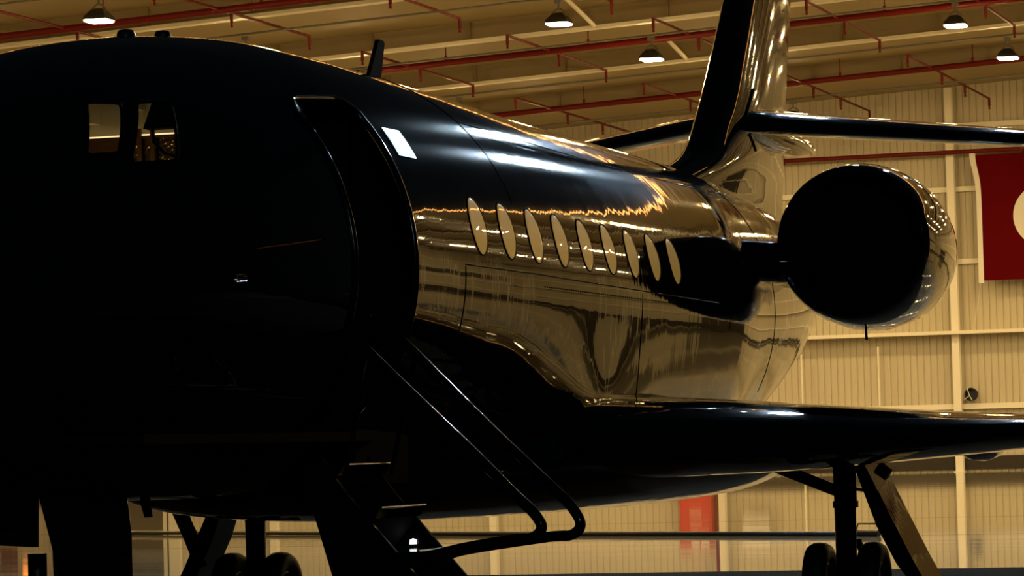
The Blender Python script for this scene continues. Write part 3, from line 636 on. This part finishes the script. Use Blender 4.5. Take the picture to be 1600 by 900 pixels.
def smooth_path(pts, n=8):
    P = [Vector(p) for p in pts]; out = []
    for i in range(len(P)-1):
        p0, p1, p2, p3 = P[max(i-1, 0)], P[i], P[i+1], P[min(i+2, len(P)-1)]
        for k in range(n):
            t = k/n; out.append(.5*((2*p1)+(-p0+p2)*t+(2*p0-5*p1+4*p2-p3)*t*t+(-p0+3*p1-3*p2+p3)*t**3))
    out.append(P[-1]); return out
for y, rail in ((-1.40, [(1.22, 2.22), (1.47, 1.98), (1.90, 1.55), (2.28, 1.19), (2.375, 1.09), (2.415, 1.0), (2.36, .945), (2.22, .935), (1.70, .865), (1.58, .80)]),
                (-2.15, [(1.30, 2.14), (1.58, 1.86), (2.04, 1.42), (2.27, 1.19), (2.375, 1.09), (2.42, 1.01), (2.37, .955), (2.26, .945), (1.95, .90), (1.60, .82)])):
    obj('handrail', MB().tube([A((a, y, z)) for a, z in [(p.x, p.y) for p in smooth_path([(a, z, 0) for a, z in rail], 8)]], .030, 12), M['blackgloss'], st, True)
    obj('rail_post', MB().tube([A((1.47, y, 1.98)), A((1.30, y, 1.3))], .014, 8), M['blackgloss'], st)
obj('support_rod', MB().tube([A((1.44, -1.38, 1.03)), A((1.49, -1.36, .95))], .012, 8).lathe([(-.025, 0), (-.02, .02), (0, .026), (.02, .02), (.025, 0)], A((1.495, -1.36, .94)), 2, 12), M['blackgloss'], st, True)
obj('step_glow', MB().lathe([(-.015, 0), (-.015, .022), (.010, .017), (.016, 0)], A((1.425, -1.40, .925)), 2, 14), M['stepglow'], st, True)  # small glowing disc that makes the bright white spot under the tread
# cockpit and cabin interior
obj('entry_closet', MB().box((.47, -1.22, 1.25), (1.02, -.3, 3.35)), M['interior'], jet)
bk = obj('cabin_bulkhead', MB().box((-1.0, -.9, 1.25), (.47, -.86, 3.36)).box((-.86, -.9, 3.36), (-.1, -.86, 3.64)), M['beige'], jet)
obj('locker', MB().box((-.74, -1.06, 3.445), (-.675, -.9, 3.62)), M['beige'], bk)
obj('locker', MB().box((-.47, -1.0, 3.515), (-.38, -.9, 3.60)), M['beige'], bk)
obj('cabin_light', MB().box((-.84, -.97, 3.36), (-.15, -.94, 3.368)), M['cabinlight'], bk)
obj('light_shelf', MB().box((-.86, -.98, 3.345), (-.15, -.9, 3.358)), M['wood'], bk)
obj('gold_panel', MB().box((-.5, -.93, 3.1), (-.15, -.9, 3.345)), M['gold'], bk)
for x in (-.385, -.30): obj('wood_post', MB().box((x-.014, -1.0, 3.1), (x+.014, -.985, 3.40)), M['wood'], bk)
obj('dark_panel', MB().box((-.95, -.94, 2.9), (-.55, -.9, 3.345)), M['wood'], bk)
obj('gold_fill_lamp', MB().lathe([(-.03, 0), (-.03, .07), (.03, .07), (.03, 0)], (-.34, -1.4, 2.75), 2, 12), M['fillglow'], bk)  # lamp added out of view to brighten the gold panel
obj('pilot_seat', MB().box((.30, -2.62, 1.6), (.72, -2.5, 2.85)).hexa([(.50, -2.95, 3.19), (.74, -2.95, 3.19), (.74, -2.85, 3.19), (.50, -2.85, 3.19), (.56, -2.95, 3.34), (.74, -2.95, 3.34), (.74, -2.85, 3.34), (.56, -2.85, 3.34)]), M['interior'], jet)
obj('glareshield', MB().tube([(.30, -3.2, 2.84), (.48, -3.2, 2.91), (.70, -3.2, 2.95), (.95, -3.2, 2.93)], .05, 10), M['interior'], jet)
obj('headset_cord', MB().tube([(.535, -2.9, 3.2), (.54, -2.9, 3.12), (.60, -2.9, 3.06), (.66, -2.9, 3.04)], .008, 6), M['interior'], jet)
obj('cockpit_floor', MB().box((-1.2, -4.6, 1.5), (1.2, -.9, 1.55)), M['interior'], jet)
